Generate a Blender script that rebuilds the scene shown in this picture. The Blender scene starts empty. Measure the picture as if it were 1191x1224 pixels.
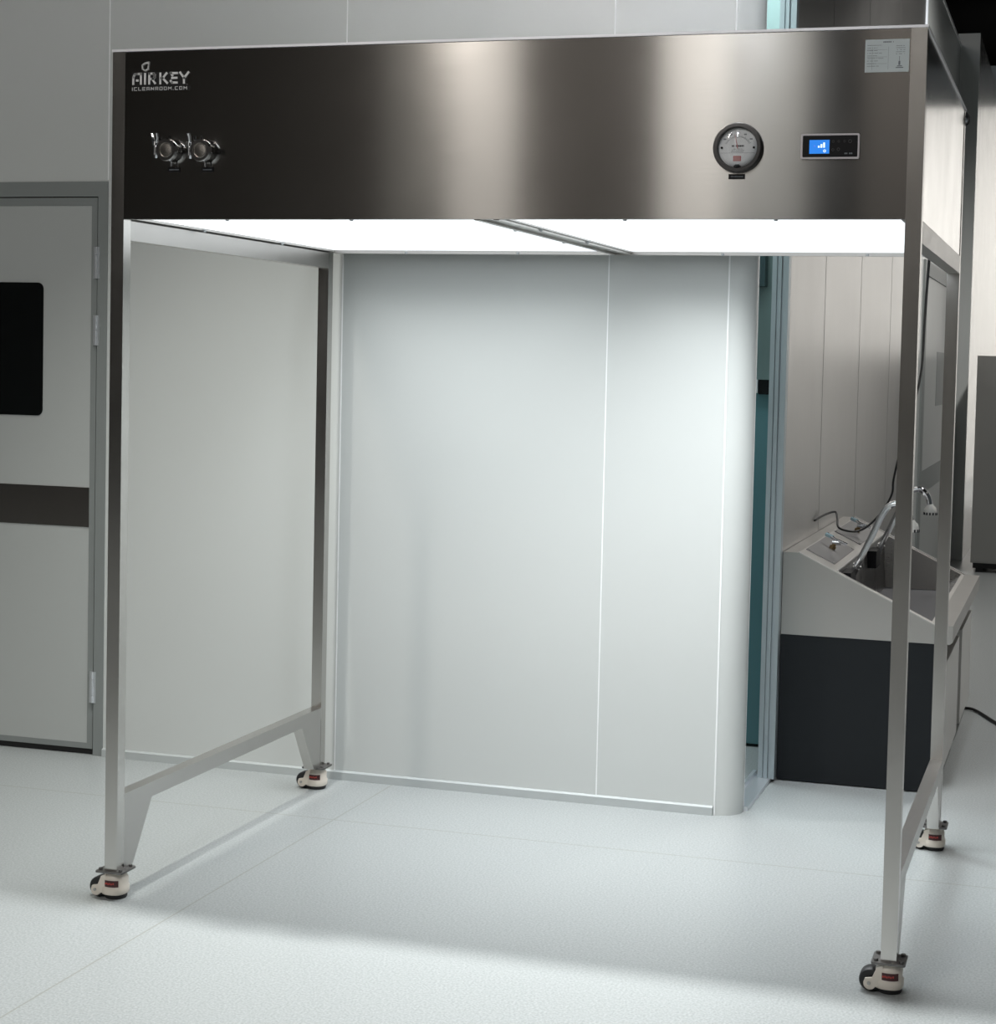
import bpy, bmesh, math, random
from mathutils import Vector, Matrix
random.seed(7)
SC = bpy.context.scene
COL = SC.collection

# ------------------------------------------------------------------ camera
F_PX, W_PX = 2116.77, 1191.0
cam_d = bpy.data.cameras.new('camera')
cam_d.sensor_fit = 'HORIZONTAL'
cam_d.sensor_width = 36.0
cam_d.lens = F_PX / W_PX * 36.0
cam_d.shift_x = -71.08 / W_PX
cam_d.shift_y = -71.99 / W_PX
cam_d.clip_end = 100
cam = bpy.data.objects.new('camera', cam_d)
COL.objects.link(cam)
ya, pi_, ro = .288, -.0511, .0234
fw = Vector((-math.sin(ya) * math.cos(pi_), math.cos(ya) * math.cos(pi_), math.sin(pi_)))
rt = Vector((math.cos(ya), math.sin(ya), 0))
up = rt.cross(fw)
r2 = math.cos(ro) * rt + math.sin(ro) * up
u2 = -math.sin(ro) * rt + math.cos(ro) * up
M = Matrix((r2, u2, -fw)).transposed().to_4x4()
M.translation = Vector((2.4162, -4.0628, 1.436))
cam.matrix_world = M
SC.camera = cam

# ------------------------------------------------------------------ world, exposure
SC.view_settings.view_transform = 'Standard'
SC.view_settings.look = 'None'
SC.view_settings.gamma = 1
SC.view_settings.exposure = 0.0
SC.view_settings.use_curve_mapping = False
wd = bpy.data.worlds.new('world')
SC.world = wd
wd.use_nodes = True
wd.node_tree.nodes['Background'].inputs[0].default_value = (.60, .66, .68, 1)
wd.node_tree.nodes['Background'].inputs[1].default_value = .065

# ------------------------------------------------------------------ room lamps and added lights
def spot(name, loc, target, power, color, size=.06, angle=110, blend=.5):
    d = bpy.data.lights.new(name, 'SPOT')
    d.energy = power; d.color = color; d.shadow_soft_size = size
    d.spot_size = math.radians(angle); d.spot_blend = blend
    o = bpy.data.objects.new(name, d)
    COL.objects.link(o)
    o.location = loc
    o.rotation_euler = (Vector(target) - Vector(loc)).to_track_quat('-Z', 'Y').to_euler()
    return o
def area(name, loc, target, power, color, sx, sy):
    d = bpy.data.lights.new(name, 'AREA')
    d.energy = power; d.color = color; d.shape = 'RECTANGLE'; d.size = sx; d.size_y = sy
    o = bpy.data.objects.new(name, d)
    COL.objects.link(o)
    o.location = loc
    o.rotation_euler = (Vector(target) - Vector(loc)).to_track_quat('-Z', 'Y').to_euler()
    return o
COOL = (.90, .95, 1.0)
PANEL_LIGHT = 1.05
spot('ceiling_lamp', (-.10, .06, 4.0), (-.10, -.1, 0), 340, (1, 1, .94), .05, 78, .6)
spot('ceiling_lamp', (1.25, .06, 4.0), (1.25, -.3, 0), 500, (.97, .985, 1), .06, 84, .7)
spot('ceiling_lamp', (2.0, 1.12, 4.0), (2.0, 1.0, 0), 80, COOL, .06, 90, .6)
spot('ceiling_lamp', (5.6, .3, 4.2), (2.0, .3, 0), 60, (1, .95, .88), .1)
spot('ceiling_lamp', (3.2, 5.2, 4.6), (2.0, 6, 0), 430, (1, .98, .95), .15, 120)
area('hall_end_lamp', (3.6, 15.5, 3.6), (3.6, 20, 1.9), 350, (1, .98, .95), 4, .4)
area('fascia_band_light', (-1.05, -5.0, 4.9), (-.1, 0, .6), 74, (1, .93, .86), .22, 1.5)  # added unseen light, reflects as the warm band in the steel fascia
area('fascia_band_light', (.62, -5.0, 4.9), (.9, 0, .6), 46, (.92, .96, 1), .22, 1.5)  # added likewise, for the cooler band further right
area('stripe_wall_light', (.2, -7.3, 5.0), (-.7, -9, 1.9), 270, (1, .97, .94), 3.5, .3)  # added unseen light, brightens the wall stripes that the fascia mirrors
# narrow-beam lights added under the two diffusers to strengthen their glow on the wall
for x in (.514, 1.53):
    l = area('panel_boost_light', (x, .93, 1.781), (x, .93, 0), 16.5 if x > 1 else 10, (.96, .985, 1.0), .92, .72)
    l.data.spread = math.radians(118)

# ------------------------------------------------------------------ materials
def mat(name, color, rough=.5, metal=0, spec=.5, emit=None, es=0, coat=0):
    m = bpy.data.materials.new(name); m.use_nodes = True
    b = m.node_tree.nodes['Principled BSDF']
    b.inputs['Base Color'].default_value = (*color, 1)
    b.inputs['Roughness'].default_value = rough
    b.inputs['Metallic'].default_value = metal
    b.inputs['Specular IOR Level'].default_value = spec
    b.inputs['Coat Weight'].default_value = coat
    if emit:
        b.inputs['Emission Color'].default_value = (*emit, 1)
        b.inputs['Emission Strength'].default_value = es
    return m
def nd(m, t, **kw):
    n = m.node_tree.nodes.new(t)
    for k, v in kw.items(): setattr(n, k, v)
    return n
def brushed(name, color, rough, aniso, scale=(1, 1, 60), rot=0.0, bump=.02, mott=.06, wob=0.0):
    """steel with fine brush lines (scale stretches the noise) and soft mottling"""
    m = mat(name, color, rough, 1)
    L = m.node_tree.links; b = m.node_tree.nodes['Principled BSDF']
    tc = nd(m, 'ShaderNodeTexCoord'); mp = nd(m, 'ShaderNodeMapping'); mp.inputs['Scale'].default_value = scale
    L.new(tc.outputs['Object'], mp.inputs[0])
    n = nd(m, 'ShaderNodeTexNoise'); n.inputs['Scale'].default_value = 12; n.inputs['Detail'].default_value = 4
    L.new(mp.outputs[0], n.inputs['Vector'])
    n2 = nd(m, 'ShaderNodeTexNoise'); n2.inputs['Scale'].default_value = 5; n2.inputs['Detail'].default_value = 3
    L.new(tc.outputs['Object'], n2.inputs['Vector'])
    ad = nd(m, 'ShaderNodeMath', operation='ADD'); L.new(n.outputs[0], ad.inputs[0]); L.new(n2.outputs[0], ad.inputs[1])
    mr = nd(m, 'ShaderNodeMapRange'); mr.inputs[1].default_value = .6; mr.inputs[2].default_value = 1.4
    mr.inputs[3].default_value = rough - mott; mr.inputs[4].default_value = rough + mott
    L.new(ad.outputs[0], mr.inputs[0]); L.new(mr.outputs[0], b.inputs['Roughness'])
    b.inputs['Anisotropic'].default_value = aniso
    b.inputs['Anisotropic Rotation'].default_value = rot
    tg = nd(m, 'ShaderNodeTangent', direction_type='UV_MAP'); tg.uv_map = 'UVMap'
    L.new(tg.outputs[0], b.inputs['Tangent'])
    bp = nd(m, 'ShaderNodeBump'); bp.inputs['Strength'].default_value = bump; bp.inputs['Distance'].default_value = .002
    L.new(n.outputs[0], bp.inputs['Height'])
    last = bp
    if wob:
        mp3 = nd(m, 'ShaderNodeMapping'); mp3.inputs['Scale'].default_value = (1, 3.5, .05)
        L.new(tc.outputs['Object'], mp3.inputs[0])
        n3 = nd(m, 'ShaderNodeTexNoise'); n3.inputs['Scale'].default_value = 2.2; n3.inputs['Detail'].default_value = 3
        L.new(mp3.outputs[0], n3.inputs['Vector'])
        b3 = nd(m, 'ShaderNodeBump'); b3.inputs['Strength'].default_value = wob; b3.inputs['Distance'].default_value = .02
        L.new(n3.outputs[0], b3.inputs['Height']); L.new(bp.outputs[0], b3.inputs['Normal']); last = b3
    L.new(last.outputs[0], b.inputs['Normal'])
    return m
STEEL = (.50, .485, .465)
m_front = brushed('brushed steel fascia', (.42, .408, .39), .14, .93, (.5, .5, 40), .25, .0, .015)
m_tube = brushed('brushed steel tube', (.56, .545, .52), .22, .4, (6, 6, .3), 0, .0, .03)
m_rail = brushed('brushed steel rail', (.52, .505, .485), .32, .0, (6, 1, 6), 0, .0, .03)
m_side = brushed('polished steel side', (.60, .59, .57), .16, .3, (60, 60, 1), 0, .01, .04)
m_swall = brushed('brushed steel wall cladding', (.50, .49, .475), .34, .35, (4, 4, .05), .25, .0, .02, 0)
m_sink = brushed('satin steel sink', (.60, .585, .56), .38, .3, (1, 30, 30), 0, .0, .06)
m_basin = brushed('basin steel', (.42, .41, .40), .3, .3, (1, 60, 60), 0, .01, .06)
m_fridge = brushed('cabinet steel', (.50, .49, .47), .42, .3, (6, 6, .5), 0, .0, .04)
m_farw = brushed('polished wall sheet', (.56, .55, .53), .22, .5, (60, 60, 1), 0, .01, .04, 1.0)
m_kick = mat('mirror steel plate', (.42, .39, .36), .2, 1)
m_chrome = mat('chrome', (.80, .81, .83), .08, 1)
m_bolt = mat('zinc bolt', (.45, .44, .42), .4, 1)
m_plate = mat('dark cast plate', (.17, .165, .16), .45, .8)
m_alu = mat('anodised aluminium', (.56, .62, .65), .38, .75)
m_alub = mat('bright aluminium track', (.72, .75, .78), .3, .7)
m_frame = mat('grey door frame', (.25, .27, .265), .45, .15)
m_gap = mat('dark gap', (.01, .01, .01), .6)
m_leaf = mat('white door leaf', (.44, .46, .45), .38)
m_glassb = mat('black glass', (.006, .007, .007), .05)
m_beige = mat('beige caster housing', (.72, .66, .58), .38)
m_rubber = mat('black rubber', (.012, .012, .013), .5)
m_redtx = mat('red lettering', (.45, .04, .03), .5)
m_redbg = mat('dark red thumb wheel', (.05, .008, .008), .4)
m_black = mat('black plastic', (.006, .006, .007), .4, spec=.2)
m_gbez = mat('gauge bezel', (.075, .07, .068), .4, .3)
m_dial = mat('white dial', (.85, .87, .88), .4)
m_ink = mat('dark print', (.03, .03, .035), .6)
m_greyink = mat('grey print', (.17, .19, .21), .6)
m_red = mat('red print', (.50, .06, .07), .5)
m_pink = mat('pink print', (.58, .30, .29), .5)
m_silver = mat('silver frame', (.55, .52, .54), .35, .6)
m_screen = mat('blue backlit screen', (.0, .05, .2), .3, emit=(.02, .22, .78), es=1.0)
m_icon = mat('screen icon', (.8, .9, 1), .3, emit=(.75, .9, 1), es=1.0)
m_stick = mat('pale sticker', (.60, .66, .67), .35)
m_logo = mat('mirror logo letters', (.85, .85, .85), .35, .35)
m_logobg = mat('black logo backing', (.012, .012, .012), .3)
m_kblack = mat('black side panel', (.009, .011, .013), .5, spec=.25)
m_white = mat('white cupboard door', (.66, .65, .62), .4)
m_teal = mat('teal painted door', (.115, .26, .285), .3)
m_teald = mat('dark green operator box', (.03, .06, .065), .4)
m_cord = mat('black cord', (.008, .008, .008), .45)
m_dark = mat('dark ceiling', (.003, .003, .003), .9, spec=0)
m_hall = mat('white hall wall', (.75, .74, .72), .6)
m_dull = mat('dark hall wall', (.06, .055, .05), .8)
m_blueh = mat('pale blue lever cap', (.45, .62, .68), .25, .3)
m_panel = mat('lit diffuser', (.8, .8, .8), .4, emit=(.90, .955, 1.0), es=PANEL_LIGHT)

def wallmat(name, col, rough):
    m = mat(name, col, rough)
    L = m.node_tree.links; b = m.node_tree.nodes['Principled BSDF']
    tc = nd(m, 'ShaderNodeTexCoord'); n = nd(m, 'ShaderNodeTexNoise'); n.inputs['Scale'].default_value = 1.3
    n.inputs['Detail'].default_value = 2
    L.new(tc.outputs['Object'], n.inputs['Vector'])
    bp = nd(m, 'ShaderNodeBump'); bp.inputs['Strength'].default_value = .05; bp.inputs['Distance'].default_value = .02
    L.new(n.outputs[0], bp.inputs['Height']); L.new(bp.outputs[0], b.inputs['Normal'])
    return m
m_wall = wallmat('coated wall panel', (.57, .592, .58), .27)
m_joint = mat('white joint sealant', (.86, .88, .88), .4)
m_skirt = mat('grey aluminium skirting', (.50, .53, .53), .4, .2)

def floormat():
    m = mat('pale speckled vinyl', (.6, .64, .63), .34)
    L = m.node_tree.links; b = m.node_tree.nodes['Principled BSDF']
    tc = nd(m, 'ShaderNodeTexCoord')
    n = nd(m, 'ShaderNodeTexNoise'); n.inputs['Scale'].default_value = 170; n.inputs['Detail'].default_value = 3
    L.new(tc.outputs['Object'], n.inputs['Vector'])
    cr = nd(m, 'ShaderNodeValToRGB'); e = cr.color_ramp.elements
    e[0].position = .34; e[0].color = (.282, .303, .303, 1); e[1].position = .66; e[1].color = (.412, .434, .434, 1)
    L.new(n.outputs[0], cr.inputs[0])
    # welded seams between the vinyl sheets
    sx = nd(m, 'ShaderNodeSeparateXYZ'); L.new(tc.outputs['Object'], sx.inputs[0])
    def line(sock, pos, w, off=None):
        a = nd(m, 'ShaderNodeMath', operation='SUBTRACT'); L.new(sock, a.inputs[0]); a.inputs[1].default_value = pos
        c = nd(m, 'ShaderNodeMath', operation='ABSOLUTE'); L.new(a.outputs[0], c.inputs[0])
        g = nd(m, 'ShaderNodeMath', operation='LESS_THAN'); L.new(c.outputs[0], g.inputs[0]); g.inputs[1].default_value = w
        return g.outputs[0]
    s = [line(sx.outputs[1], .95, .003), line(sx.outputs[0], .235, .0025), line(sx.outputs[0], -1.77, .002), line(sx.outputs[1], 2.95, .002)]
    cur = s[0]
    for q in s[1:]:
        mx = nd(m, 'ShaderNodeMath', operation='MAXIMUM'); L.new(cur, mx.inputs[0]); L.new(q, mx.inputs[1]); cur = mx.outputs[0]
    sc_ = nd(m, 'ShaderNodeMath', operation='MULTIPLY'); L.new(cur, sc_.inputs[0]); sc_.inputs[1].default_value = .7
    mix = nd(m, 'ShaderNodeMix', data_type='RGBA'); L.new(sc_.outputs[0], mix.inputs[0])
    L.new(cr.outputs[0], mix.inputs[6]); mix.inputs[7].default_value = (.24, .24, .21, 1)
    L.new(mix.outputs[2], b.inputs['Base Color'])
    return m
m_floor = floormat()

# ------------------------------------------------------------------ mesh helpers
def uvbox(me):
    uv = me.uv_layers.new(name='UVMap')
    for p in me.polygons:
        n = p.normal
        a = max(range(3), key=lambda i: abs(n[i]))
        for li in p.loop_indices:
            c = me.vertices[me.loops[li].vertex_index].co
            uv.data[li].uv = (c.y, c.z) if a == 0 else ((c.x, c.z) if a == 1 else (c.x, c.y))
def link(name, bm, m, parent=None, smooth=False, loc=None, bevel=0):
    if bevel:
        es = [e for e in bm.edges if len(e.link_faces) == 2 and e.calc_face_angle(0) > .6]
        bmesh.ops.bevel(bm, geom=es, offset=bevel, segments=2, affect='EDGES', profile=.5)
    bmesh.ops.recalc_face_normals(bm, faces=bm.faces)
    me = bpy.data.meshes.new(name); bm.to_mesh(me); bm.free()
    uvbox(me)
    for x in (m if isinstance(m, (list, tuple)) else [m]): me.materials.append(x)
    if smooth:
        for p in me.polygons: p.use_smooth = True
        if smooth != 'all':
            me.set_sharp_from_angle(angle=math.radians(40))
    o = bpy.data.objects.new(name, me); COL.objects.link(o)
    if parent: o.parent = parent
    if loc: o.location = loc
    return o
def bx(bm, x0, x1, y0, y1, z0, z1, mi=0):
    v = [bm.verts.new((x, y, z)) for x in (x0, x1) for y in (y0, y1) for z in (z0, z1)]
    for f in ((0, 1, 3, 2), (4, 6, 7, 5), (0, 4, 5, 1), (2, 3, 7, 6), (0, 2, 6, 4), (1, 5, 7, 3)):
        bm.faces.new([v[i] for i in f]).material_index = mi
def box(name, x0, x1, y0, y1, z0, z1, m, parent=None, bevel=0):
    bm = bmesh.new(); bx(bm, x0, x1, y0, y1, z0, z1); return link(name, bm, m, parent, bevel=bevel)
def prism(bm, pts, axis, a, b, mi=0):
    """pts: 2D outline; axis the extrusion axis; the 2D coords are the other two axes in order"""
    def P(p, t):
        q = list(p); q.insert(axis, t); return q
    A = [bm.verts.new(P(p, a)) for p in pts]; B = [bm.verts.new(P(p, b)) for p in pts]
    n = len(pts)
    bm.faces.new(A).material_index = mi; bm.faces.new(B[::-1]).material_index = mi
    for i in range(n): bm.faces.new((A[i], A[(i + 1) % n], B[(i + 1) % n], B[i])).material_index = mi
def cyl(bm, c, ax, r, h, seg=32, r2=None, mi=0):
    """cylinder from point c along unit axis ax"""
    ax = Vector(ax).normalized(); q = ax.to_track_quat('Z', 'Y'); c = Vector(c)
    r2 = r if r2 is None else r2
    A = [bm.verts.new(c + q @ Vector((r * math.cos(t), r * math.sin(t), 0))) for t in [2 * math.pi * i / seg for i in range(seg)]]
    B = [bm.verts.new(c + q @ Vector((r2 * math.cos(t), r2 * math.sin(t), h))) for t in [2 * math.pi * i / seg for i in range(seg)]]
    bm.faces.new(A[::-1]).material_index = mi; bm.faces.new(B).material_index = mi
    for i in range(seg): bm.faces.new((A[i], A[(i + 1) % seg], B[(i + 1) % seg], B[i])).material_index = mi
def ring(bm, c, ax, prof, seg=48, mi=0):
    """closed lathe: prof = list of (radius, height) revolved about axis ax through c"""
    ax = Vector(ax).normalized(); q = ax.to_track_quat('Z', 'Y'); c = Vector(c)
    R = [[bm.verts.new(c + q @ Vector((r * math.cos(2 * math.pi * i / seg), r * math.sin(2 * math.pi * i / seg), h))) for i in range(seg)] for r, h in prof]
    n = len(prof)
    for j in range(n):
        for i in range(seg):
            bm.faces.new((R[j][i], R[j][(i + 1) % seg], R[(j + 1) % n][(i + 1) % seg], R[(j + 1) % n][i])).material_index = mi
def smoothpath(pts, n=8):
    P = [Vector(p) for p in pts]; out = []
    for i in range(len(P) - 1):
        p0 = P[max(i - 1, 0)]; p1 = P[i]; p2 = P[i + 1]; p3 = P[min(i + 2, len(P) - 1)]
        for k in range(n):
            t = k / n
            out.append(.5 * ((2 * p1) + (-p0 + p2) * t + (2 * p0 - 5 * p1 + 4 * p2 - p3) * t * t + (-p0 + 3 * p1 - 3 * p2 + p3) * t ** 3))
    out.append(P[-1]); return out
def tube(bm, pts, r, seg=12, mi=0):
    pts = [Vector(p) for p in pts]; rings = []
    prev = None
    for i, p in enumerate(pts):
        d = (pts[min(i + 1, len(pts) - 1)] - pts[max(i - 1, 0)]).normalized()
        u = (prev - d * prev.dot(d)) if prev is not None else d.cross(Vector((0, 1, .013)))
        if u.length < 1e-6: u = d.cross(Vector((1, 0, 0)))
        u.normalize(); v = d.cross(u); prev = u
        rings.append([bm.verts.new(p + r * (math.cos(a) * u + math.sin(a) * v)) for a in [2 * math.pi * k / seg for k in range(seg)]])
    for a, b in zip(rings, rings[1:]):
        for k in range(seg): bm.faces.new((a[k], a[(k + 1) % seg], b[(k + 1) % seg], b[k])).material_index = mi
    bm.faces.new(rings[0][::-1]).material_index = mi; bm.faces.new(rings[-1]).material_index = mi
def thing(name, label, cat, loc=(0, 0, 0), group=None):
    o = bpy.data.objects.new(name, None); COL.objects.link(o); o.location = loc; o.empty_display_size = .1
    o['label'] = label; o['category'] = cat
    if group: o['group'] = group
    return o
def tag(o, label, cat, group=None):
    o['label'] = label; o['category'] = cat
    if group: o['group'] = group
    return o
def struct(o):
    o['kind'] = 'structure'; return o
def sb(name, *a, **k): return struct(box(name, *a, **k))

# ------------------------------------------------------------------ setting
YW = 1.445          # face of the white partition
XS = 1.44           # face of the steel-clad partition
TOPZ = 3.85
floor = sb('floor', -9, 9, -9, 21, -.06, 0, m_floor)
sb('ceiling', -9, 9, -9, 21, 5.6, 5.7, m_dark)
sb('wall_end', 1.0, 9, 20, 20.1, 0, 4.9, m_hall)
m_mid = mat('grey reflection stripe', (.20, .20, .19), .7)
sb('wall_behind', -9, -2.95, -9.1, -9, 0, 5.6, m_dull)
for i, (a_, b_, mm) in enumerate(((-2.95, -2.4, m_mid), (-2.4, -1.85, m_hall), (-1.85, -.7, m_dull), (-.7, -.2, m_hall), (-.2, .8, m_mid), (.4, 9, m_dull))):
    sb('trim_%d' % (20 + i), a_, b_, -9.1, -9, 0, 5.6, mm)  # invented wall stripes, there to reflect as bands in the steel fascia

# white partition behind the booth, with an opening for the door on the left
bm = bmesh.new()
DX0, DX1, DZ = -1.95, -.871, 2.025
bx(bm, -9, DX0, YW, YW + .05, 0, TOPZ)
bx(bm, DX0, DX1, YW, YW + .05, DZ, TOPZ)
bx(bm, DX1, 1.335, YW, YW + .05, 0, TOPZ)
wall_back = struct(link('wall_back', bm, m_wall))
# rounded corner column closing the partition
bm = bmesh.new()
R = .078
pts = [(1.335, YW)] + [(1.335 + R * math.sin(a), YW + R - R * math.cos(a)) for a in [math.pi / 2 * i / 12 for i in range(1, 13)]]
pts += [(1.335 + R, YW + R + .01), (1.335, YW + R + .01)]
prism(bm, pts, 2, 0, TOPZ)
struct(link('trim_1', bm, m_wall, smooth=True))
sb('trim_2', 1.400, 1.4125, YW + R + .0101, YW + R + .022, 0.0, TOPZ, m_joint)
# thin sealed joints between the wall panels
bm = bmesh.new()
for x, z0 in ((-.872, DZ + .005), (.943, .03), (.02, .03)):
    bx(bm, x - .002, x + .002, YW - .0012, YW, z0, TOPZ)
bx(bm, 1.3325, 1.3375, YW - .0025, YW + .001, 0, TOPZ)
struct(link('trim_3', bm, m_joint))
# skirting
bm = bmesh.new()
prism(bm, [(YW, .03), (YW - .004, .03), (YW - .012, .026), (YW - .012, 0), (YW, 0)], 0, DX1 + .002, 1.33)
struct(link('baseboard_back', bm, m_skirt))

# door opening beyond the rounded corner: frame, floor track, the lobby behind it
bm = bmesh.new()
for x0, x1, y0 in ((1.383, 1.399, 1.955), (1.404, 1.416, 1.95), (1.421, 1.44, 1.955)):
    bx(bm, x0, x1, y0, 2.0, .012, TOPZ)
bx(bm, 1.385, 1.438, 1.966, 2.0, .012, TOPZ)
struct(link('trim_4', bm, m_alu, bevel=.0015))
bm = bmesh.new()
prism(bm, [(1.36, 0), (1.427, 0), (1.427, .014), (1.372, .014), (1.372, .03), (1.36, .03)], 1, YW + R + .012, 2.0)
struct(link('trim_5', bm, m_alub))
sb('wall_lobby', .2, 1.388, 2.56, 2.6, 0, TOPZ, m_wall)
# the steel-clad partition and what follows it
bm = bmesh.new()
bx(bm, XS - .05, XS, 2.001, 6.68, 0, TOPZ)
struct(link('wall_steel', bm, m_swall))
bm = bmesh.new()
for y in (2.85, 3.985, 5.27):
    bx(bm, XS, XS + .001, y - .003, y + .003, .0, TOPZ)
struct(link('trim_6', bm, mat('wall seam strip', (.62, .61, .6), .3, 1)))
bm = bmesh.new(); prism(bm, [(XS - .04 + .05 * math.cos(a), 6.72 + .05 * math.sin(a)) for a in [2 * math.pi * i / 24 for i in range(24)]], 2, 0, TOPZ)
struct(link('trim_7', bm, mat('corner highlight profile', (.75, .8, .86), .3), smooth=True))  # blue-white colour stands in for the highlight on the rounded metal corner
bm = bmesh.new()
bx(bm, XS - .05, XS, 6.74, 7.25, 0, TOPZ); bx(bm, XS - .05, XS, 7.25, 9.2, 2.06, TOPZ); bx(bm, XS - .05, XS, 9.2, 9.6, 0, TOPZ)
bx(bm, XS - .02, 1.58, 9.6, 9.65, 0, 3.95)
struct(link('wall_right', bm, m_wall))
sb('trim_8', XS - .004, XS + .006, 6.7, 9.62, TOPZ, TOPZ + .02, m_joint)
bm = bmesh.new(); bx(bm, 1.53, 1.58, 9.651, 20, 0, 3.95)
struct(link('wall_far', bm, m_farw))

# ---- white door on the left, in the white partition
def part(name, *a, **k): return box(name, *a, **k)
door = thing('door_1', 'x', 'x'); del door['label']; del door['category']; struct(door)
bm = bmesh.new()
bx(bm, DX0, DX1, YW - .004, YW + .05, DZ - .052, DZ)
bx(bm, DX1 - .038, DX1, YW - .004, YW + .05, 0, DZ - .052)
bx(bm, DX0, DX0 + .038, YW - .004, YW + .05, 0, DZ - .052)
link('door_frame', bm, m_frame, door)
bm = bmesh.new()
lx0, lx1, lz0, lz1 = DX0 + .042, DX1 - .0425, .022, DZ - .056
t = .028
wx0, wx1, wz0, wz1 = lx0 + .2, -1.127, 1.2, 1.671
bx(bm, lx0, lx1, YW - .0, YW + .04, lz0, lz0 + .02); bx(bm, lx0, lx1, YW - .0, YW + .04, lz1 - t, lz1)
bx(bm, lx0, lx0 + t, YW, YW + .04, lz0 + .02, lz1 - t); bx(bm, lx1 - t * .8, lx1, YW, YW + .04, lz0 + .02, lz1 - t)
link('leaf_edge_trim', bm, m_frame, door)
box('door_leaf', lx0 + t, lx1 - t * .8, YW + .002, YW + .038, lz0 + .02, lz1 - t, m_leaf, door)
# rounded window pane
def rrect(x0, x1, z0, z1, r, n=6):
    out = []
    for cx, cz, a0 in ((x1 - r, z1 - r, 0), (x0 + r, z1 - r, 90), (x0 + r, z0 + r, 180), (x1 - r, z0 + r, 270)):
        for i in range(n + 1):
            a = math.radians(a0 + 90 * i / n); out.append((cx + r * math.cos(a), cz + r * math.sin(a)))
    return out
bm = bmesh.new(); prism(bm, rrect(wx0, wx1, wz0, wz1, .022), 1, YW - .001, YW + .01)
wp = link('window_pane', bm, m_glassb, door)
box('kick_plate', lx0 + t + .001, lx1 - t * .8 - .001, YW - .0005, YW + .004, .812, .952, m_kick, door)
for z0, z1 in ((1.687, 1.798), (1.453, 1.559), (.188, .299)):
    bm = bmesh.new()
    for k in range(4):
        a = z0 + (z1 - z0) * k / 4
        cyl(bm, (-.9125, YW - .006, a + .0008), (0, 0, 1), .0055, (z1 - z0) / 4 - .0016, 12)
    bx(bm, -.925, -.9125, YW - .0035, YW - .0005, z0, z1); bx(bm, -.9125, -.9, YW - .0062, YW - .004, z0, z1)
    link('hinge', bm, m_alub, door, smooth=True)
bm = bmesh.new(); bx(bm, DX0 + .038, DX1 - .038, YW + .01, YW + .05, 0.001, .022); bx(bm, lx1, DX1 - .038, YW + .02, YW + .05, .022, lz1); bx(bm, lx0, lx1, YW + .02, YW + .05, lz1, DZ - .052)
link('shadow_gap', bm, m_gap, door)

# ---- white door far back in the right-hand partition
d2 = thing('door_2', 'x', 'x'); del d2['label']; del d2['category']; struct(d2)
bm = bmesh.new()
bx(bm, XS, XS + .012, 7.12, 7.32, 0, 2.12); bx(bm, XS, XS + .012, 7.32, 9.26, 2.03, 2.12); bx(bm, XS, XS + .012, 9.18, 9.26, 0, 2.03)
link('door_frame', bm, m_frame, d2)
box('door_leaf', XS - .03, XS + .004, 7.32, 9.18, .02, 2.03, m_leaf, d2)
box('window_pane', XS + .004, XS + .0065, 8.3, 8.95, 1.19, 1.56, m_frame, d2)
box('kick_plate', XS + .004, XS + .006, 7.33, 9.17, .64, .79, m_frame, d2)
bm = bmesh.new()
tube(bm, smoothpath([(1.47, 9.64 - .04, 1.16), (1.475, 9.55, 1.15), (1.477, 9.53, 1.08), (1.477, 9.53, .62), (1.475, 9.55, .56), (1.47, 9.6, .55)], 5), .012, 10)
tag(link('pull_handle', bm, m_chrome, None, smooth=True), 'thin tall chrome pull handle on the wall end behind the right rear post', 'handle')

# ---- teal door with lock plate seen through the opening
td = thing('door_3', 'x', 'x'); del td['label']; del td['category']; struct(td)
box('door_leaf', .7, 1.386, 2.50, 2.555, .012, 1.335, m_teal, td)
box('upper_panel', .7, 1.386, 2.505, 2.555, 1.385, TOPZ - .02, mat('grey green panel', (.22, .31, .30), .35), td)
box('lock_plate', 1.252, 1.292, 2.49, 2.50, 1.33, 1.385, m_black, td)
box('lock_rail', .7, 1.248, 2.496, 2.52, 1.335, 1.385, m_teal, td)
box('edge_strip', 1.24, 1.2485, 2.488, 2.50, 1.335, 1.385, m_joint, td)
box('operator_box', 1.0, 1.272, 2.44, 2.504, 1.73, 1.95, m_teald, td)
area('lobby_fill', (1.0, 2.1, 3.6), (1.1, 2.5, 1.2), 45, (.85, .97, 1), .5, .2)  # unseen fill light, added to brighten what shows through the opening

# ------------------------------------------------------------------ the booth
W, D, H, HB, T = 2.0524, 1.3255, 2.2, 1.774, .036
ZC = .0758
booth = thing('laminar_flow_booth', 'large stainless steel weighing booth on four casters with brightly lit underside', 'clean air booth')
# fascia, sides, back and lid
box('front_panel', T, W - T, .0015, .012, HB, H - .001, m_front, booth)
box('side_panel', W - .012, W - .0015, T, D - T, HB + .0, H, m_side, booth)
box('side_panel', .0015, .012, T, D - T, HB, H, m_side, booth)
box('rear_panel', T, W - T, D - .012, D - .0015, HB, H, m_side, booth)
bm = bmesh.new(); bx(bm, -.002, W + .002, -.002, D + .002, H, H + .006)
link('top_panel', bm, mat('steel lid', (.85, .85, .88), .45, .5), booth, smooth=True, bevel=.0035)
posts = []
for x0, y0 in ((0, 0), (W - T, 0), (0, D - T), (W - T, D - T)):
    zt = H
    posts.append(box('post', x0, x0 + T, y0, y0 + T, ZC, zt, m_tube, booth, bevel=.0022))
HR = .2331
for x0 in (0, W - T):
    box('lower_rail', x0, x0 + T, T, D - T, HR, HR + .04, m_rail, booth, bevel=.002)
    box('upper_rail', x0, x0 + T, T, D - T, HB - .052, HB - .002, m_rail, booth, bevel=.002)
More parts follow.
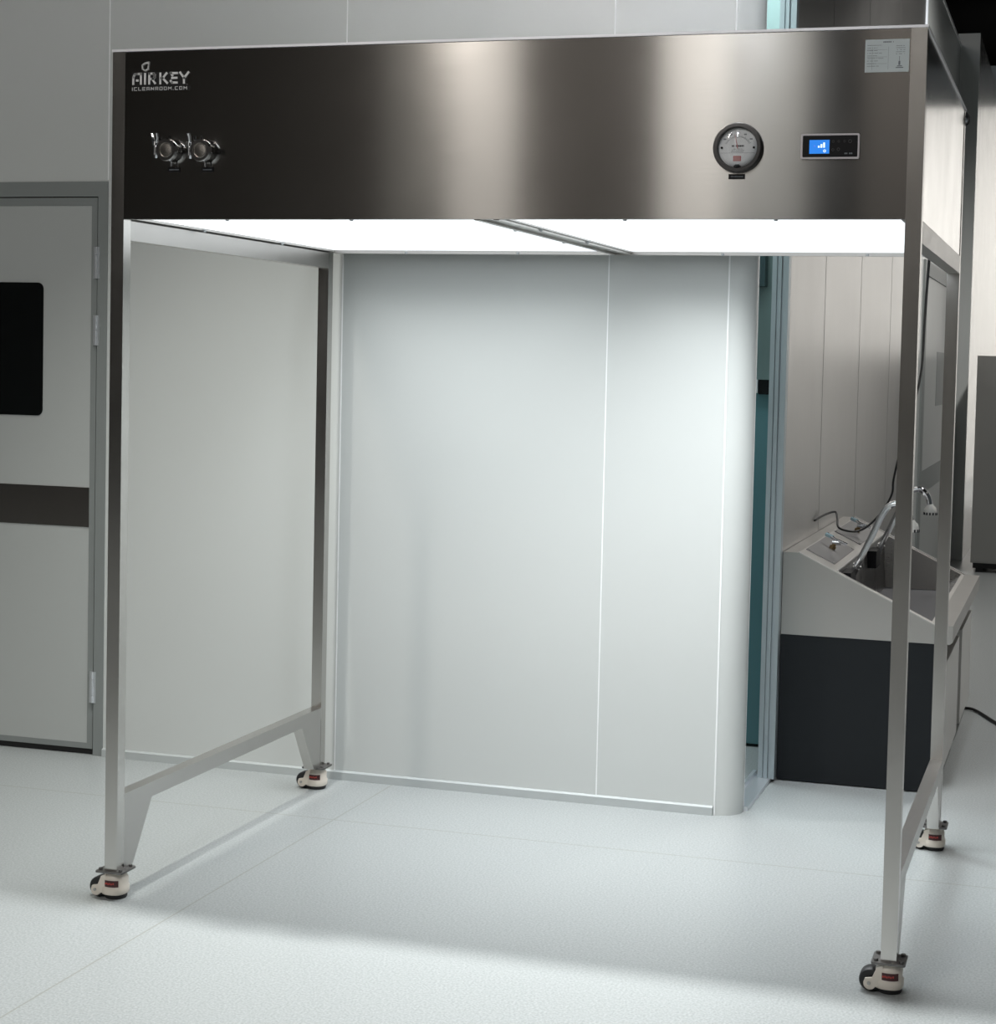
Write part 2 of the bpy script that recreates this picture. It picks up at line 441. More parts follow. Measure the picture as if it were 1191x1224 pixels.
for x0 in (0, W - T):
    bm = bmesh.new(); prism(bm, [(T, HR), (.182, HR), (.085, ZC), (T, ZC)], 0, x0 + .001, x0 + T - .001)
    link('gusset', bm, m_rail, booth, bevel=.001)
    bm = bmesh.new(); prism(bm, [(D - T, HR), (D - .182, HR), (D - .085, ZC), (D - T, ZC)], 0, x0 + .001, x0 + T - .001)
    link('gusset', bm, m_rail, booth, bevel=.001)
# lit underside
box('light_panel', .05, .978, .014, D - .02, HB + .008, HB + .018, m_panel, booth)
box('light_panel', 1.056, W - .05, .014, D - .02, HB + .008, HB + .018, m_panel, booth)
bm = bmesh.new()
bx(bm, .978, 1.056, .012, D - .012, HB + .004, HB + .018)
bx(bm, .985, 1.0, .012, D - .012, HB - .002, HB + .004); bx(bm, 1.034, 1.049, .012, D - .012, HB - .002, HB + .004)
link('panel_divider', bm, m_rail, booth)
bm = bmesh.new()
bx(bm, .012, .05, .012, D - .012, HB + .002, HB + .018); bx(bm, W - .05, W - .012, .012, D - .012, HB + .002, HB + .018)
bx(bm, .05, W - .05, D - .022, D - .012, HB - .003, HB + .018); bx(bm, .05, W - .05, .012, .018, HB - .0, HB + .018)
link('panel_frame', bm, m_rail, booth)
for x, y in ((.32, .02), (.66, .02), (1.36, .02), (1.72, .02), (.3, D - .02), (.68, D - .02), (1.34, D - .02), (1.78, D - .02), (.98, .35), (.98, .8), (1.05, .35), (1.05, .8), (.055, .4), (.055, .9)):
    bm = bmesh.new(); cyl(bm, (x, y, HB + .004), (0, 0, -1), .006, .007, 12, .004)
    link('panel_screw', bm, m_alub, booth, smooth=True)

# casters
def caster(x, y):
    """levelling caster: mounting plate, beige housing, thumb wheel in its window, roller, foot pad"""
    cx, cy = x + T / 2, y + T / 2 + .008
    bm = bmesh.new()
    prism(bm, rrect(cx - .039, cx + .039, cy - .039, cy + .039, .006, 3), 2, ZC - .005, ZC)
    for dx in (-.029, .029):
        for dy in (-.026, .026):
            cyl(bm, (cx + dx, cy + dy, ZC), (0, 0, 1), .0055, .006, 6)
    pl = link('caster_plate', bm, m_plate, booth, smooth=True)
    # housing: tapering round body with flat window flange and a fork to the left
    bm = bmesh.new()
    seg = 32; rings_ = []
    for z, rx, ry, ox in ((.012, .032, .033, .0), (.016, .034, .035, .0), (.030, .034, .035, 0), (.034, .031, .033, 0), (.052, .031, .033, 0), (.058, .028, .03, 0), (ZC - .006, .022, .024, 0)):
        rings_.append([bm.verts.new((cx + ox + rx * math.copysign(abs(math.cos(a)) ** .8, math.cos(a)), cy + ry * math.copysign(abs(math.sin(a)) ** .8, math.sin(a)), z)) for a in [2 * math.pi * i / seg for i in range(seg)]])
    for a, b in zip(rings_, rings_[1:]):
        for i in range(seg): bm.faces.new((a[i], a[(i + 1) % seg], b[(i + 1) % seg], b[i]))
    bm.faces.new(rings_[0][::-1]); bm.faces.new(rings_[-1])
    for s in (-1, 1):      # fork arms on both sides of the roller
        y0 = cy + s * .023; y1 = cy + s * .030
        arm = [(cx - .012, ZC - .008), (cx - .026, .060), (cx - .036, .036), (cx - .052, .033)]
        arm += [(cx - .041 + .0145 * math.cos(math.radians(a)), .022 + .0145 * math.sin(math.radians(a))) for a in range(170, 331, 20)]
        arm += [(cx - .02, .016), (cx - .012, .02)]
        prism(bm, arm, 1, min(y0, y1), max(y0, y1))
    body = link('caster_housing', bm, m_beige, booth, smooth=True)
    bm = bmesh.new(); ring(bm, (cx - .041, cy + .019, .0265), (0, -1, 0), [(.004, 0), (.024, 0), (.0265, .004), (.0265, .034), (.024, .038), (.004, .038)], 32)
    link('caster_wheel', bm, m_rubber, booth, smooth=True)
    bm = bmesh.new(); cyl(bm, (cx - .043, cy - .0298, .023), (0, -1, 0), .004, .003, 12)
    link('axle_bolt', bm, m_bolt, body, smooth=True)
    bm = bmesh.new(); ring(bm, (cx + .002, cy, .0), (0, 0, 1), [(.001, 0), (.027, 0), (.029, .003), (.029, .013), (.001, .013)], 32)
    link('foot_pad', bm, m_rubber, booth, smooth=True)
    bm = bmesh.new()
    n = 9; r0, r1 = .0335, .0352
    def arc(r, z):
        return [bm.verts.new((cx + .002 + r * math.sin(a) * .97, cy - r * math.cos(a), z)) for a in [math.radians(-40 + 80 * i / n) for i in range(n + 1)]]
    rows = [arc(r0 - .004, .034), arc(r1, .034), arc(r1, .051), arc(r0 - .004, .051)]
    for a, b in zip(rows, rows[1:]):
        for i in range(n): bm.faces.new((a[i], a[i + 1], b[i + 1], b[i]))
    wn = link('thumb_wheel', bm, m_redbg, body)
    bm = bmesh.new()
    for k, (u, w_) in enumerate(((-.0125, .0035), (-.008, .003), (-.0035, .0035), (.001, .0028), (.0055, .0032), (.0105, .0035))):
        yy = cy - math.sqrt(max(.0355 ** 2 - u * u, 0)) - .0006
        bx(bm, cx + .002 + u - w_ / 2, cx + .002 + u + w_ / 2, yy, yy + .004, .0405 + .001 * (k % 2), .0445 + .001 * (k % 2))
    link('red_marks', bm, m_redtx, body)
for x, y in ((0, 0), (W - T, 0), (0, D - T - .012), (W - T, D - T - .012)): caster(x, y)

# sanitary sample ports on the fascia
def port(x, z, tilt):
    c = (x, 0.0015, z)
    bm = bmesh.new(); ring(bm, c, (0, -1, 0), [(.012, 0), (.020, 0), (.020, .022), (.012, .022)], 32)
    p = link('sample_port', bm, m_chrome, booth, smooth=True)
    bm = bmesh.new(); ring(bm, c, (0, -1, 0), [(.019, .012), (.0265, .012), (.0285, .017), (.0285, .027), (.0265, .032), (.019, .032)], 40)
    bx(bm, x + .022, x + .036, -.034, -.01, z - .006, z + .008)
    link('clamp_ring', bm, m_chrome, p, smooth=True)
    bm = bmesh.new()
    cyl(bm, (x, -.022, z), (0, -1, 0), .0215, .006, 40)
    ring(bm, (x, -.028, z), (0, -1, 0), [(.017, 0), (.0205, 0), (.019, .003), (.0175, .003)], 40)
    cyl(bm, (x, -.028, z), (0, -1, 0), .015, .0012, 32, .002)
    link('blank_cap', bm, brushedcap, p, smooth=True)
    bm = bmesh.new()
    q = Vector((-.034, 0, 0))
    cyl(bm, (x - .033, -.022, z - .012), (0, 0, 1), .0045, .03, 12)
    ring(bm, (x - .033, -.022, z + .012), (0, 0, 1), [(.001, 0), (.008, 0), (.007, .010), (.001, .010)], 16)
    for s in (-1, 1):
        a = math.radians(90 + tilt)
        wp_ = [Vector((x - .033, -.022, z + .016)), Vector((x - .033 + s * .009 * math.cos(math.radians(tilt)), -.022 - s * .006, z + .026)), Vector((x - .033 + s * .012 * math.cos(math.radians(tilt)) - .002, -.022 - s * .01, z + .042))]
        tube(bm, smoothpath(wp_, 4), .0038, 8)
    cyl(bm, (x - .033, -.022, z - .02), (0, 0, 1), .006, .008, 6)
    link('wing_nut', bm, m_chrome, p, smooth=True)
    bm = bmesh.new(); cyl(bm, (x + .008, -.014, z - .028), (0, 0, -1), .003, .012, 10); link('drain_pin', bm, m_chrome, p, smooth=True)
brushedcap = mat('machined cap', (.45, .43, .40), .25, 1)
port(.170, 1.946, 10); port(.266, 1.944, 65)
def nameplate(x, z, w, h):
    o = box('name_plate', x - w / 2, x + w / 2, -.0005, .002, z - h / 2, z + h / 2, m_black, booth)
    bm = bmesh.new(); k = -w * .36
    random.seed(int(x * 1000))
    while k < w * .36:
        s = random.uniform(.0010, .0018); bx(bm, x + k, x + k + s, -.0008, -.0004, z - h * .13, z + h * .13); k += s + .0011
    link('lettering', bm, m_greyink, o)
nameplate(.178, 1.899, .034, .0115); nameplate(.273, 1.8985, .034, .0115); nameplate(1.629, 1.8715, .038, .0115)

# differential pressure gauge
gx, gz = 1.631, 1.937
bm = bmesh.new(); ring(bm, (gx, .0015, gz), (0, -1, 0), [(.0445, 0), (.0575, 0), (.0575, .012), (.0545, .018), (.0478, .0185), (.0455, .012)], 64)
gauge = link('pressure_gauge', bm, m_gbez, booth, smooth=True)
bm = bmesh.new(); cyl(bm, (gx, -.0, gz), (0, -1, 0), .0462, .006, 64); link('dial', bm, m_dial, gauge)
bm = bmesh.new()
for i in range(41):
    a = math.radians(150 - 120 * i / 40); L_ = .0055 if i % 5 == 0 else .003
    p0 = Vector((gx + .030 * math.cos(a), -.0064, gz - .006 + .030 * math.sin(a))); p1 = Vector((gx + (.030 + L_) * math.cos(a), -.0064, gz - .006 + (.030 + L_) * math.sin(a)))
    nrm = Vector((-math.sin(a), 0, math.cos(a))) * .00025
    f = [bm.verts.new(p) for p in (p0 - nrm, p0 + nrm, p1 + nrm, p1 - nrm)]; bm.faces.new(f)
for u in range(5):
    a = math.radians(140 - 100 * u / 4)
    for k in range(3):
        xx = gx + .040 * math.cos(a) + (k - 1) * .0022; zz = gz - .006 + .040 * math.sin(a)
        bx(bm, xx - .0008, xx + .0008, -.0066, -.006, zz - .0014, zz + .0014)
link('scale_marks', bm, m_greyink, gauge)
bm = bmesh.new()
def glyphs(bm, x0, x1, z, h, y, seed, gap=.0007):
    random.seed(seed); k = x0
    while k < x1:
        s = random.uniform(h * .5, h * .9)
        if random.random() > .12:
            bx(bm, k, min(k + s, x1), y - .0003, y, z - h / 2, z + h / 2)
        k += s + gap
glyphs(bm, gx - .014, gx + .014, gz + .004, .0036, -.0062, 3)
link('dial_lettering', bm, m_ink, gauge)
bm = bmesh.new()
glyphs(bm, gx - .012, gx + .013, gz - .003, .0012, -.0062, 4); glyphs(bm, gx - .014, gx + .015, gz - .0062, .0012, -.0062, 5); glyphs(bm, gx - .015, gx + .014, gz - .0094, .0012, -.0062, 6)
bx(bm, gx - .04, gx + .04, -.0063, -.006, gz - .0122, gz - .0118)
link('fine_print', bm, m_greyink, gauge)
bm = bmesh.new()
for s in (-1, 1):
    bs = bmesh.new(); cyl(bs, (gx + s * .0375, -.006, gz), (0, -1, 0), .0026, .002, 16); link('face_screw', bs, m_black, gauge, smooth=True)
prism(bm, [(gx - .008, gz - .0455), (gx + .008, gz - .0455), (gx + .0085, gz - .042), (gx + .004, gz - .0385), (gx - .004, gz - .0385), (gx - .0085, gz - .042)], 1, -.009, -.006)
link('zero_screw', bm, m_black, gauge, smooth=True)
bm = bmesh.new()
for a, b, c, d in ((-.010, .008, -.0305, -.0295), (-.010, .008, -.020, -.019), (-.010, -.009, -.0295, -.020), (.007, .008, -.0295, -.020)): bx(bm, gx + a, gx + b, -.0067, -.006, gz + c, gz + d)
link('red_frame', bm, m_red, gauge)
box('pink_field', gx - .009, gx + .007, -.0064, -.006, gz - .0295, gz - .020, m_pink, gauge)
bm = bmesh.new(); prism(bm, [(gx - .0008, gz - .002), (gx + .0008, gz - .002), (gx - .0068, gz + .030), (gx - .0075, gz + .030)], 1, -.0085, -.008); link('needle', bm, m_red, gauge)
# domed clear cover
gm = bpy.data.materials.new('clear cover'); gm.use_nodes = True
nt = gm.node_tree; nt.nodes.remove(nt.nodes['Principled BSDF'])
tr = nt.nodes.new('ShaderNodeBsdfTransparent'); gl = nt.nodes.new('ShaderNodeBsdfGlossy'); gl.inputs['Roughness'].default_value = .03
fr = nt.nodes.new('ShaderNodeFresnel'); fr.inputs[0].default_value = 1.4; mxs = nt.nodes.new('ShaderNodeMixShader')
nt.links.new(fr.outputs[0], mxs.inputs[0]); nt.links.new(tr.outputs[0], mxs.inputs[1]); nt.links.new(gl.outputs[0], mxs.inputs[2])
nt.links.new(mxs.outputs[0], nt.nodes['Material Output'].inputs[0])
bm = bmesh.new()
prof = [(.0462, .0135), (.040, .0165), (.030, .019), (.018, .0205), (.0005, .021), (.0005, .0196), (.018, .0191), (.030, .0176), (.040, .0151), (.0462, .0121)]
ring(bm, (gx, 0, gz), (0, -1, 0), prof, 48); link('clear_cover', bm, gm, gauge, smooth=True)

# touch controller
bm = bmesh.new()
outer = rrect(1.7765, 1.9095, 1.9095, 1.9665, .004)
inner = rrect(1.7805, 1.9055, 1.9135, 1.9625, .002)
n = len(outer)
for y0 in (-.005,):
    A = [bm.verts.new((p[0], y0, p[1])) for p in outer]; B = [bm.verts.new((p[0], y0, p[1])) for p in inner]
    A2 = [bm.verts.new((p[0], .0015, p[1])) for p in outer]; B2 = [bm.verts.new((p[0], .0015, p[1])) for p in inner]
    for i in range(n):
        j = (i + 1) % n
        bm.faces.new((A[i], A[j], B[j], B[i])); bm.faces.new((A[i], A2[i], A2[j], A[j])); bm.faces.new((B[i], B[j], B2[j], B2[i])); bm.faces.new((A2[i], B2[i], B2[j], A2[j]))
ctl = link('control_panel', bm, m_silver, booth)
bm = bmesh.new(); prism(bm, inner, 1, -.004, .0015); link('black_face', bm, m_black, ctl)
box('screen', 1.796, 1.8415, -.0046, -.004, 1.9215, 1.9525, m_screen, ctl)
bm = bmesh.new()
for k in range(3): bx(bm, 1.8155 + .006 * k, 1.8195 + .006 * k, -.005, -.0046, 1.935, 1.9395 + .0035 * k)
ring(bm, (1.831, -.0046, 1.9275), (0, -1, 0), [(.0022, 0), (.0033, 0), (.0033, .0004), (.0022, .0004)], 20); bx(bm, 1.8303, 1.8317, -.005, -.0046, 1.9265, 1.9285)
link('signal_bars', bm, m_icon, ctl)
bm = bmesh.new()
bm2 = mat('dim blue icon', (.05, .1, .6), .4, emit=(.10, .22, .85), es=.8)
prism(bm, [(1.8065, 1.9415), (1.8065, 1.9365), (1.811, 1.939)], 1, -.0049, -.0046); link('arrow_icon', bm, bm2, ctl)
bm = bmesh.new()
for (x, z, r) in ((1.8495, 1.949, .0028), (1.8625, 1.949, .0026), (1.8755, 1.949, .0026), (1.888, 1.949, .004), (1.8495, 1.930, .003), (1.862, 1.931, .0035)):
    ring(bm, (x, -.004, z), (0, -1, 0), [(r * .72, 0), (r, 0), (r, .0003), (r * .72, .0003)], 20)
link('touch_keys', bm, mat('faint key print', (.04, .04, .042), .5), ctl)
bm = bmesh.new(); glyphs(bm, 1.876, 1.894, 1.9215, .0032, -.004, 9, .0005); link('maker_mark', bm, m_greyink, ctl)

# specification sticker
st = box('specification_sticker', 1.915, 2.0135, .0004, .0016, 2.103, 2.176, m_stick, booth)
bm = bmesh.new()
glyphs(bm, 1.955, 1.978, 2.170, .003, .0004, 11)
for k in range(9): glyphs(bm, 1.920, 1.920 + random.uniform(.02, .038), 2.163 - .0058 * k, .0014, .0004, 20 + k, .0006)
for k in range(5): glyphs(bm, 1.984, 2.004, 2.161 - .0045 * k, .0014, .0004, 40 + k, .0006)
for z in (2.153, 2.137, 2.122): bx(bm, 1.919, 1.964, .0002, .0004, z - .0002, z + .0002)
for x in (1.931, 1.967): bx(bm, x - .0002, x + .0002, .0002, .0004, 2.108, 2.160)
bx(bm, 1.990, 1.994, .0002, .0004, 2.118, 2.127); bx(bm, 1.9915, 1.9925, .0002, .0004, 2.127, 2.138)
bx(bm, 1.984, 2.001, .0002, .0004, 2.1115, 2.1135); bx(bm, 1.987, 1.998, .0002, .0004, 2.115, 2.117)
link('printed_lines', bm, m_greyink, st)

# logo: strokes in the fascia plane
def stroke(bm, pts, w, y0=-.0032, y1=.0005):
    pts = [Vector((p[0], 0, p[1])) for p in pts]
    for a, b in zip(pts, pts[1:]):
        d = (b - a)
        if d.length < 1e-7: continue
        d.normalize(); nrm = Vector((-d.z, 0, d.x)) * w / 2; e = d * w * .42
        q = [a - e - nrm, b + e - nrm, b + e + nrm, a - e + nrm]
        A = [bm.verts.new((p.x, y0, p.z)) for p in q]; B = [bm.verts.new((p.x, y1, p.z)) for p in q]
        bm.faces.new(A); bm.faces.new(B[::-1])
        for i in range(4): bm.faces.new((A[i], A[(i + 1) % 4], B[(i + 1) % 4], B[i]))
lx, lz, hh = .056, 2.1165, .0315     # lower-left of the word, cap height
S = hh
def letters(spec, x, z, s, w, m, name, parent, gap):
    for ch in spec:
        bm = bmesh.new(); strokes, adv = GL[ch]
        for st_ in strokes: stroke(bm, [(x + a * s, z + b * s) for a, b in st_], w)
        link(name, bm, m, parent); x += adv * s + gap
GL = {
 'A': ([[(0.08, 0), (0.08, .62), (.2, .92), (.4, .93), (.74, .93), (.74, 0)], [(.38, .32), (.46, .32)]], .82),
 'I': ([[(.08, 0), (.08, .93)]], .17),
 'R': ([[(.08, 0), (.08, .93), (.55, .93), (.70, .80), (.70, .58), (.55, .44), (.3, .44)], [(.42, .42), (.72, .03)]], .82),
 'K': ([[(.08, 0), (.08, .93)], [(.12, .48), (.3, .48), (.66, .93)], [(.3, .48), (.72, .03)]], .80),
 'E': ([[(.08, .93), (.68, .93)], [(.2, .48), (.66, .48)], [(.68, .04), (.2, .04), (.08, .2)], [(.08, .93), (.24, .72)]], .72),
 'Y': ([[(.0, .97), (.34, .45), (.34, 0)], [(.34, .45), (.72, .97)]], .72),
}
bm = bmesh.new()
prism(bm, [(.055, 2.0995), (.222, 2.0995), (.222, 2.1105), (.212, 2.113), (.210, 2.1165), (.221, 2.1465), (.10, 2.147), (.056, 2.145)], 1, .0006, .0016)
lg = link('logo_badge', bm, m_logobg, booth)
# the larger row, one mesh per letter
spans = {'A': (.0575, .0845), 'I': (.0905, .0965), 'R': (.1030, .1245), 'K': (.1345, .1590), 'E': (.1640, .1870), 'Y': (.1905, .2190)}
for ch in 'AIRKEY':
    bm = bmesh.new(); sts = GL[ch][0]
    mx_ = max(a for q in sts for a, b in q); mn_ = min(a for q in sts for a, b in q); x0, x1 = spans[ch]; w_ = .0054
    for st_ in sts:
        stroke(bm, [((x0 + x1) / 2 if mx_ == mn_ else x0 + w_ / 2 + (a - mn_) / (mx_ - mn_) * (x1 - x0 - w_), 2.1175 + b * .0268) for a, b in st_], w_, -.0015)
    link('logo_letter', bm, m_logo, lg)
bm = bmesh.new()
c = (.0945, 2.1605)
stroke(bm, [(c[0] - .0095, c[1] + .004), (c[0] - .0085, c[1] - .006), (c[0] - .001, c[1] - .0100), (c[0] + .007, c[1] - .006), (c[0] + .0085, c[1] + .003), (c[0] + .0095, c[1] + .0110), (c[0] - .002, c[1] + .0085), (c[0] - .0095, c[1] + .004)], .0034, -.0015)
link('logo_drop', bm, m_logo, lg)
SM = {
 'I': ([[(.2, 0), (.2, 1)]], .4), 'C': ([[(.8, 1), (.1, 1), (.1, 0), (.8, 0)]], 1), 'L': ([[(.1, 1), (.1, 0), (.7, 0)]], .9),
 'E': ([[(.8, 1), (.1, 1), (.1, 0), (.8, 0)], [(.1, .5), (.7, .5)]], 1), 'A': ([[(.1, 0), (.1, 1), (.8, 1), (.8, 0)], [(.1, .4), (.8, .4)]], 1),
 'N': ([[(.1, 0), (.1, 1), (.8, 0), (.8, 1)]], 1), 'R': ([[(.1, 0), (.1, 1), (.8, 1), (.8, .45), (.1, .45)], [(.4, .45), (.8, 0)]], 1),
 'O': ([[(.1, 0), (.1, 1), (.8, 1), (.8, 0), (.1, 0)]], 1), 'M': ([[(.1, 0), (.1, 1), (.5, .4), (.9, 1), (.9, 0)]], 1.1), '.': ([[(.1, 0), (.15, 0)]], .35)}
x = .0555
bm = bmesh.new()
for ch in 'ICLEANROOM.COM':
    s_, adv = SM[ch]
    for st_ in s_: stroke(bm, [(x + a * .0100, 2.1010 + b * .0072) for a, b in st_], .0014, -.0012)
    x += adv * .0100 + .0023
link('logo_web_address', bm, m_logo, lg)
# top-rear cable gland
bm = bmesh.new(); tube(bm, smoothpath([(W - .02, D + .0, 2.16), (W + .0, D + .02, 2.165), (W + .005, D + .03, 2.185), (W - .005, D + .025, 2.20)], 4), .006, 8)
link('cable_hook', bm, m_rubber, booth, smooth=True)

# ------------------------------------------------------------------ wash trough
SY0, SY1 = 2.0, 3.58
trough = thing('wash_trough', 'long stainless steel wash trough with sloping deck and black side panel', 'sink', (1.7, 2.8, 0))
def tp(o):
    o.parent = trough; o.matrix_parent_inverse = trough.matrix_world.inverted(); return o
trough.location = (0, 0, 0)
X0, XB, XL, XF = XS + .002, 1.494, 1.962, 2.024
def zs(x): return .797 - (x - XB) * (.222 / .468)
prof = [(X0, .512), (2.015 - .0, .512), (XF, .520), (XF, .575), (XL, .575), (XB, .797), (X0, .797)]
bm = bmesh.new()
prism(bm, prof, 1, SY0, SY0 + .02); link('end_panel', bm, m_sink, trough)
bm = bmesh.new(); prism(bm, prof, 1, SY1 - .02, SY1); link('end_panel', bm, m_sink, trough)
ox0, ox1, oy0, oy1 = 1.622, XL - .012, SY0 + .055, SY1 - .05
# deck: back ledge, slope with opening, front ledge and apron
bm = bmesh.new()
e = .0012
bx(bm, X0, XB, SY0 + .02, SY1 - .02, .785, .797)
prism(bm, [(XB, .797), (ox0, zs(ox0)), (ox0, zs(ox0) - .012), (XB, .785)], 1, SY0 + .02, SY1 - .02)
for a, b in ((SY0 + .02, oy0), (oy1, SY1 - .02)):
    prism(bm, [(ox0, zs(ox0)), (ox1, zs(ox1)), (ox1, zs(ox1) - .012), (ox0, zs(ox0) - .012)], 1, a, b)
prism(bm, [(ox1, zs(ox1)), (XL, .575), (XF, .575), (XF, .520), (XF - .01, .520), (XF - .01, .563), (ox1, .563)], 1, SY0 + .02, SY1 - .02)
link('deck', bm, m_sink, trough)
# bright folded edge along the slope of the near end
bm = bmesh.new()
prism(bm, [(XB, .797), (XL, .575), (XL, .5785), (XB, .8005)], 1, SY0 + .0, SY0 + .012)
prism(bm, [(XB, .797), (XL, .575), (XL, .5785), (XB, .8005)], 1, SY1 - .012, SY1)
prism(bm, [(ox0, zs(ox0)), (ox0 + .006, zs(ox0 + .006)), (ox0 + .006, zs(ox0) + .0015), (ox0, zs(ox0) + .003)], 1, oy0 - .01, oy1)
link('folded_edge', bm, mat('bright steel edge', (.75, .74, .72), .3, 1), trough)
# basin
bm = bmesh.new()
zb = .30
A = [(ox0, oy0, zs(ox0) - .002), (ox1, oy0, zs(ox1) - .002), (ox1, oy1, zs(ox1) - .002), (ox0, oy1, zs(ox0) - .002)]
B = [(ox0 + .03, oy0 + .05, zb), (ox1 - .03, oy0 + .05, zb), (ox1 - .03, oy1 - .05, zb), (ox0 + .03, oy1 - .05, zb)]
A = [bm.verts.new(p) for p in A]; B = [bm.verts.new(p) for p in B]
for i in range(4): bm.faces.new((A[i], A[(i + 1) % 4], B[(i + 1) % 4], B[i]))
bm.faces.new(B)
bas = link('basin', bm, m_basin, trough)
sol = bas.modifiers.new('thickness', 'SOLIDIFY'); sol.thickness = .003; sol.offset = -1
# black cabinet side and carcass
bm = bmesh.new(); bx(bm, X0, 1.975, SY0 + .002, SY0 + .02, .004, .511); link('side_board', bm, m_kblack, trough)
bm = bmesh.new(); bx(bm, X0, 1.958, SY0 + .0201, SY1 - .002, .05, .511)
link('carcass', bm, mat('grey carcass', (.10, .10, .105), .5), trough)
for a, b in ((SY0 + .07, SY0 + .78), (SY0 + .95, SY1 - .03)):
    box('cupboard_door', 1.959, 1.998, a, b, .062, .43, m_white, trough, bevel=.003)
bm = bmesh.new(); bx(bm, 1.9, 1.95, SY0 + .05, SY1 - .05, 0, .05); link('plinth', bm, m_kblack, trough)
for y in (SY0 + .10, SY0 + .8, SY0 + .98, SY1 - .06): box('bracket', 1.958, 1.976, y, y + .02, .44, .50, m_sink, trough)
# tap plates with lever valves, and swan-neck spray taps
sl = math.atan2(.222, .468)
def onslope(u, y, h):      # u = distance down slope from XB
    return Vector((XB + u * math.cos(sl) + h * math.sin(sl), y, .797 - u * math.sin(sl) + h * math.cos(sl)))
for y0 in (2.145, 2.885):
    bm = bmesh.new()
    q = [onslope(.006, y0, .0), onslope(.006, y0 + .545, .0), onslope(.118, y0 + .545, .0), onslope(.118, y0, .0)]
    q2 = [p + Vector((math.sin(sl), 0, math.cos(sl))) * .003 for p in q]
    A = [bm.verts.new(p) for p in q]; B = [bm.verts.new(p) for p in q2]
    bm.faces.new(A); bm.faces.new(B[::-1])
    for i in range(4): bm.faces.new((A[i], A[(i + 1) % 4], B[(i + 1) % 4], B[i]))
    nrm = Vector((math.sin(sl), 0, math.cos(sl)))
    tpn = link('tap_plate', bm, mat('grey tap plate', (.24, .235, .235), .38, .85), trough)
    for u, v in ((.012, .02), (.112, .02), (.012, .525), (.112, .525)):
        bm = bmesh.new(); cyl(bm, onslope(u, y0 + v, .003), nrm, .005, .002, 10); link('plate_screw', bm, m_bolt, tpn)
    bm = bmesh.new(); yv = y0 + .29
    p = onslope(.062, yv, .002)
    cyl(bm, p, nrm, .012, .012, 16); cyl(bm, p + nrm * .012, nrm, .008, .02, 16)
    link('valve_stem', bm, mat('brass valve stem', (.35, .25, .13), .35, 1), tpn, smooth=True)
    bm = bmesh.new()
    cyl(bm, p + nrm * .026 - Vector((.01, 0, 0)), (1, 0, 0), .010, .03, 16)
    tube(bm, [p + nrm * .034 + Vector((-.035, .02, .022)), p + nrm * .034 + Vector((-.005, 0, .004)), p + nrm * .03 + Vector((.045, -.015, -.008))], .0055, 10)
    link('valve_lever', bm, [m_chrome], tpn, smooth=True)
    bm = bmesh.new(); cyl(bm, p + nrm * .034 + Vector((-.04, .02, .02)), (.8, -.3, -.3), .008, .03, 12); link('lever_cap', bm, m_blueh, tpn, smooth=True)
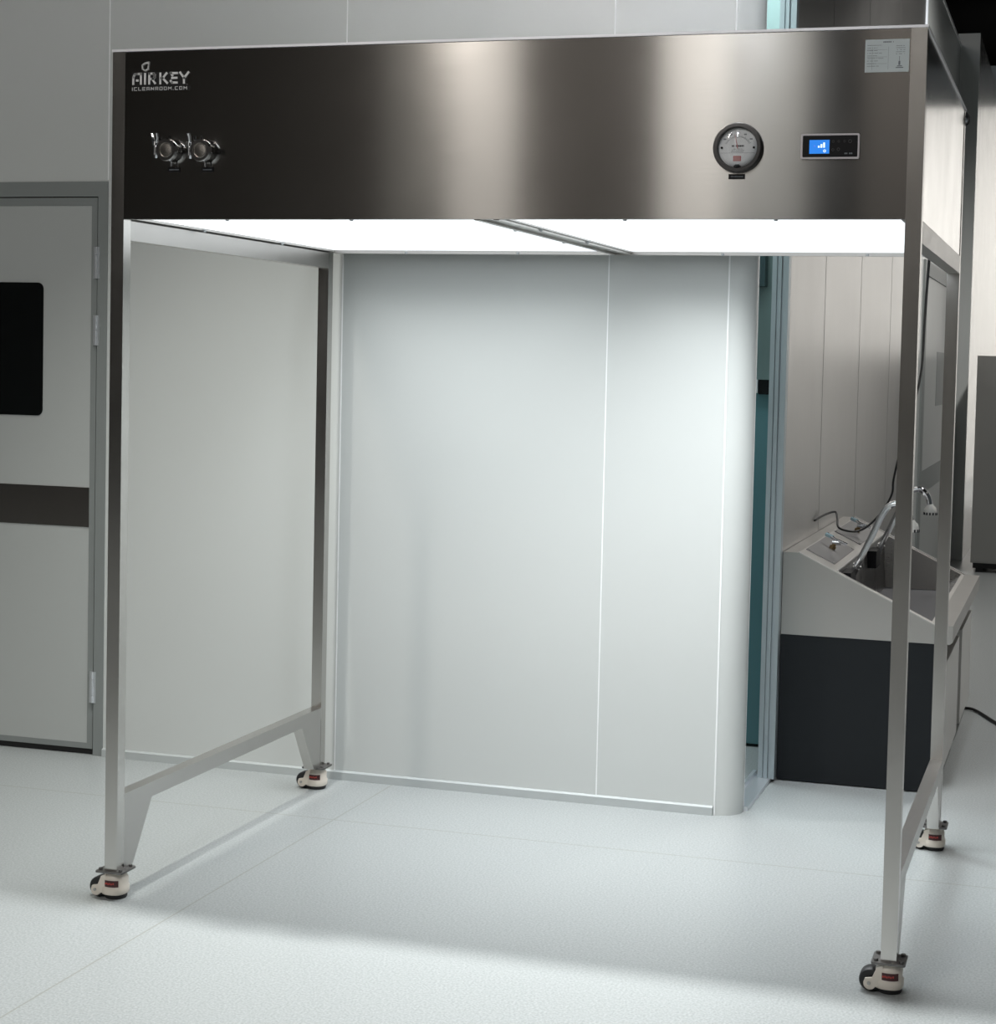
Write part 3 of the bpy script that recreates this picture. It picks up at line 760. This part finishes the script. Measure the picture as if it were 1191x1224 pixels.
for yf in (2.26, 3.05):
    bm = bmesh.new()
    neck = smoothpath([(1.655, yf, .712), (1.688, yf, .785), (1.722, yf, .86), (1.745, yf, .915), (1.772, yf, .952), (1.81, yf, .962), (1.838, yf, .940), (1.848, yf, .905)], 6)
    tube(bm, neck, .0115, 14)
    tp_ = link('swan_neck_tap', bm, m_chrome, trough, smooth=True)
    bm = bmesh.new()
    ax = Vector((.033, 0, .073)).normalized(); b0 = Vector((1.655, yf, .712))
    cyl(bm, b0 - ax * .03, ax, .017, .012, 16); cyl(bm, b0 - ax * .015, ax, .0145, .03, 6); cyl(bm, b0 + ax * .02, ax, .016, .008, 16)
    tube(bm, [b0 - ax * .03, b0 - ax * .09, b0 - ax * .09 + Vector((0, .0, -.12))], .011, 10)
    link('tap_fitting', bm, m_chrome, tp_, smooth=True)
    bm = bmesh.new(); bx(bm, 1.626, 1.662, yf - .14, yf + .010, .655, .722); link('tap_block', bm, m_black, tp_, bevel=.004)
    bm = bmesh.new(); ring(bm, (1.85, yf, .906), (.1, 0, -1), [(.001, 0), (.011, 0), (.014, .006), (.023, .016), (.025, .030), (.024, .042), (.001, .042)], 24)
    link('spray_head', bm, mat('white spray head', (.75, .74, .70), .35), tp_, smooth=True)
    bm = bmesh.new()
    for k in range(12):
        a = 2 * math.pi * k / 12
        c_ = Vector((1.853 + .0245 * math.cos(a), yf + .0245 * math.sin(a), .868)); bx(bm, c_.x - .003, c_.x + .003, c_.y - .003, c_.y + .003, c_.z - .004, c_.z + .006)
    link('grip_marks', bm, m_ink, tp_)

# cords
bm = bmesh.new()
tube(bm, smoothpath([(1.965, D + .012, 1.85), (1.955, D + .05, 1.74), (1.93, 1.6, 1.60), (1.88, 2.1, 1.42), (1.80, 2.6, 1.25), (1.735, 3.0, 1.13), (1.705, 3.05, 1.0), (1.70, 3.05, .94), (1.665, 3.05, .87), (1.615, 3.02, .812), (1.575, 3.0, .790), (1.545, 2.93, .795), (1.515, 2.88, .812), (1.50, 2.95, .84), (1.485, 3.0, .862), (1.462, 2.9, .86), (1.446, 2.7, .85)], 6), .0042, 8)
tag(link('power_cord', bm, m_cord, None, smooth='all'), 'black cord hanging from the booth down to the trough taps', 'cord')
bm = bmesh.new()
tube(bm, smoothpath([(1.93, 3.62, .007), (1.965, 3.58, .007), (2.005, 3.565, .009), (2.035, 3.53, .007), (2.074, 3.433, .007), (2.123, 3.308, .007), (2.20, 3.15, .007), (2.4, 3.0, .007), (2.8, 2.9, .007)], 6), .0065, 8)
tag(link('floor_cable', bm, m_cord, None, smooth='all'), 'black cable lying on the floor at the right, beyond the white cupboard doors', 'cable')

# ------------------------------------------------------------------ far steel cabinet
cab = thing('steel_cabinet', 'tall plain stainless steel cabinet standing far back at the right edge', 'cabinet', (0, 0, 0))
box('cabinet_body', 1.685, 2.45, 8.84, 9.5, .07, 1.545, m_fridge, cab, bevel=.004)
box('cabinet_door', 1.687, 2.06, 8.815, 8.839, .085, 1.54, m_fridge, cab, bevel=.003)
box('cabinet_door', 2.066, 2.448, 8.815, 8.839, .085, 1.54, m_fridge, cab, bevel=.003)
bm = bmesh.new()
for x in (1.72, 2.38):
    for y in (8.88, 9.42): bx(bm, x, x + .05, y, y + .05, 0, .07)
bx(bm, 1.70, 2.43, 8.87, 9.48, .03, .069)
link('cabinet_base', bm, m_rubber, cab)
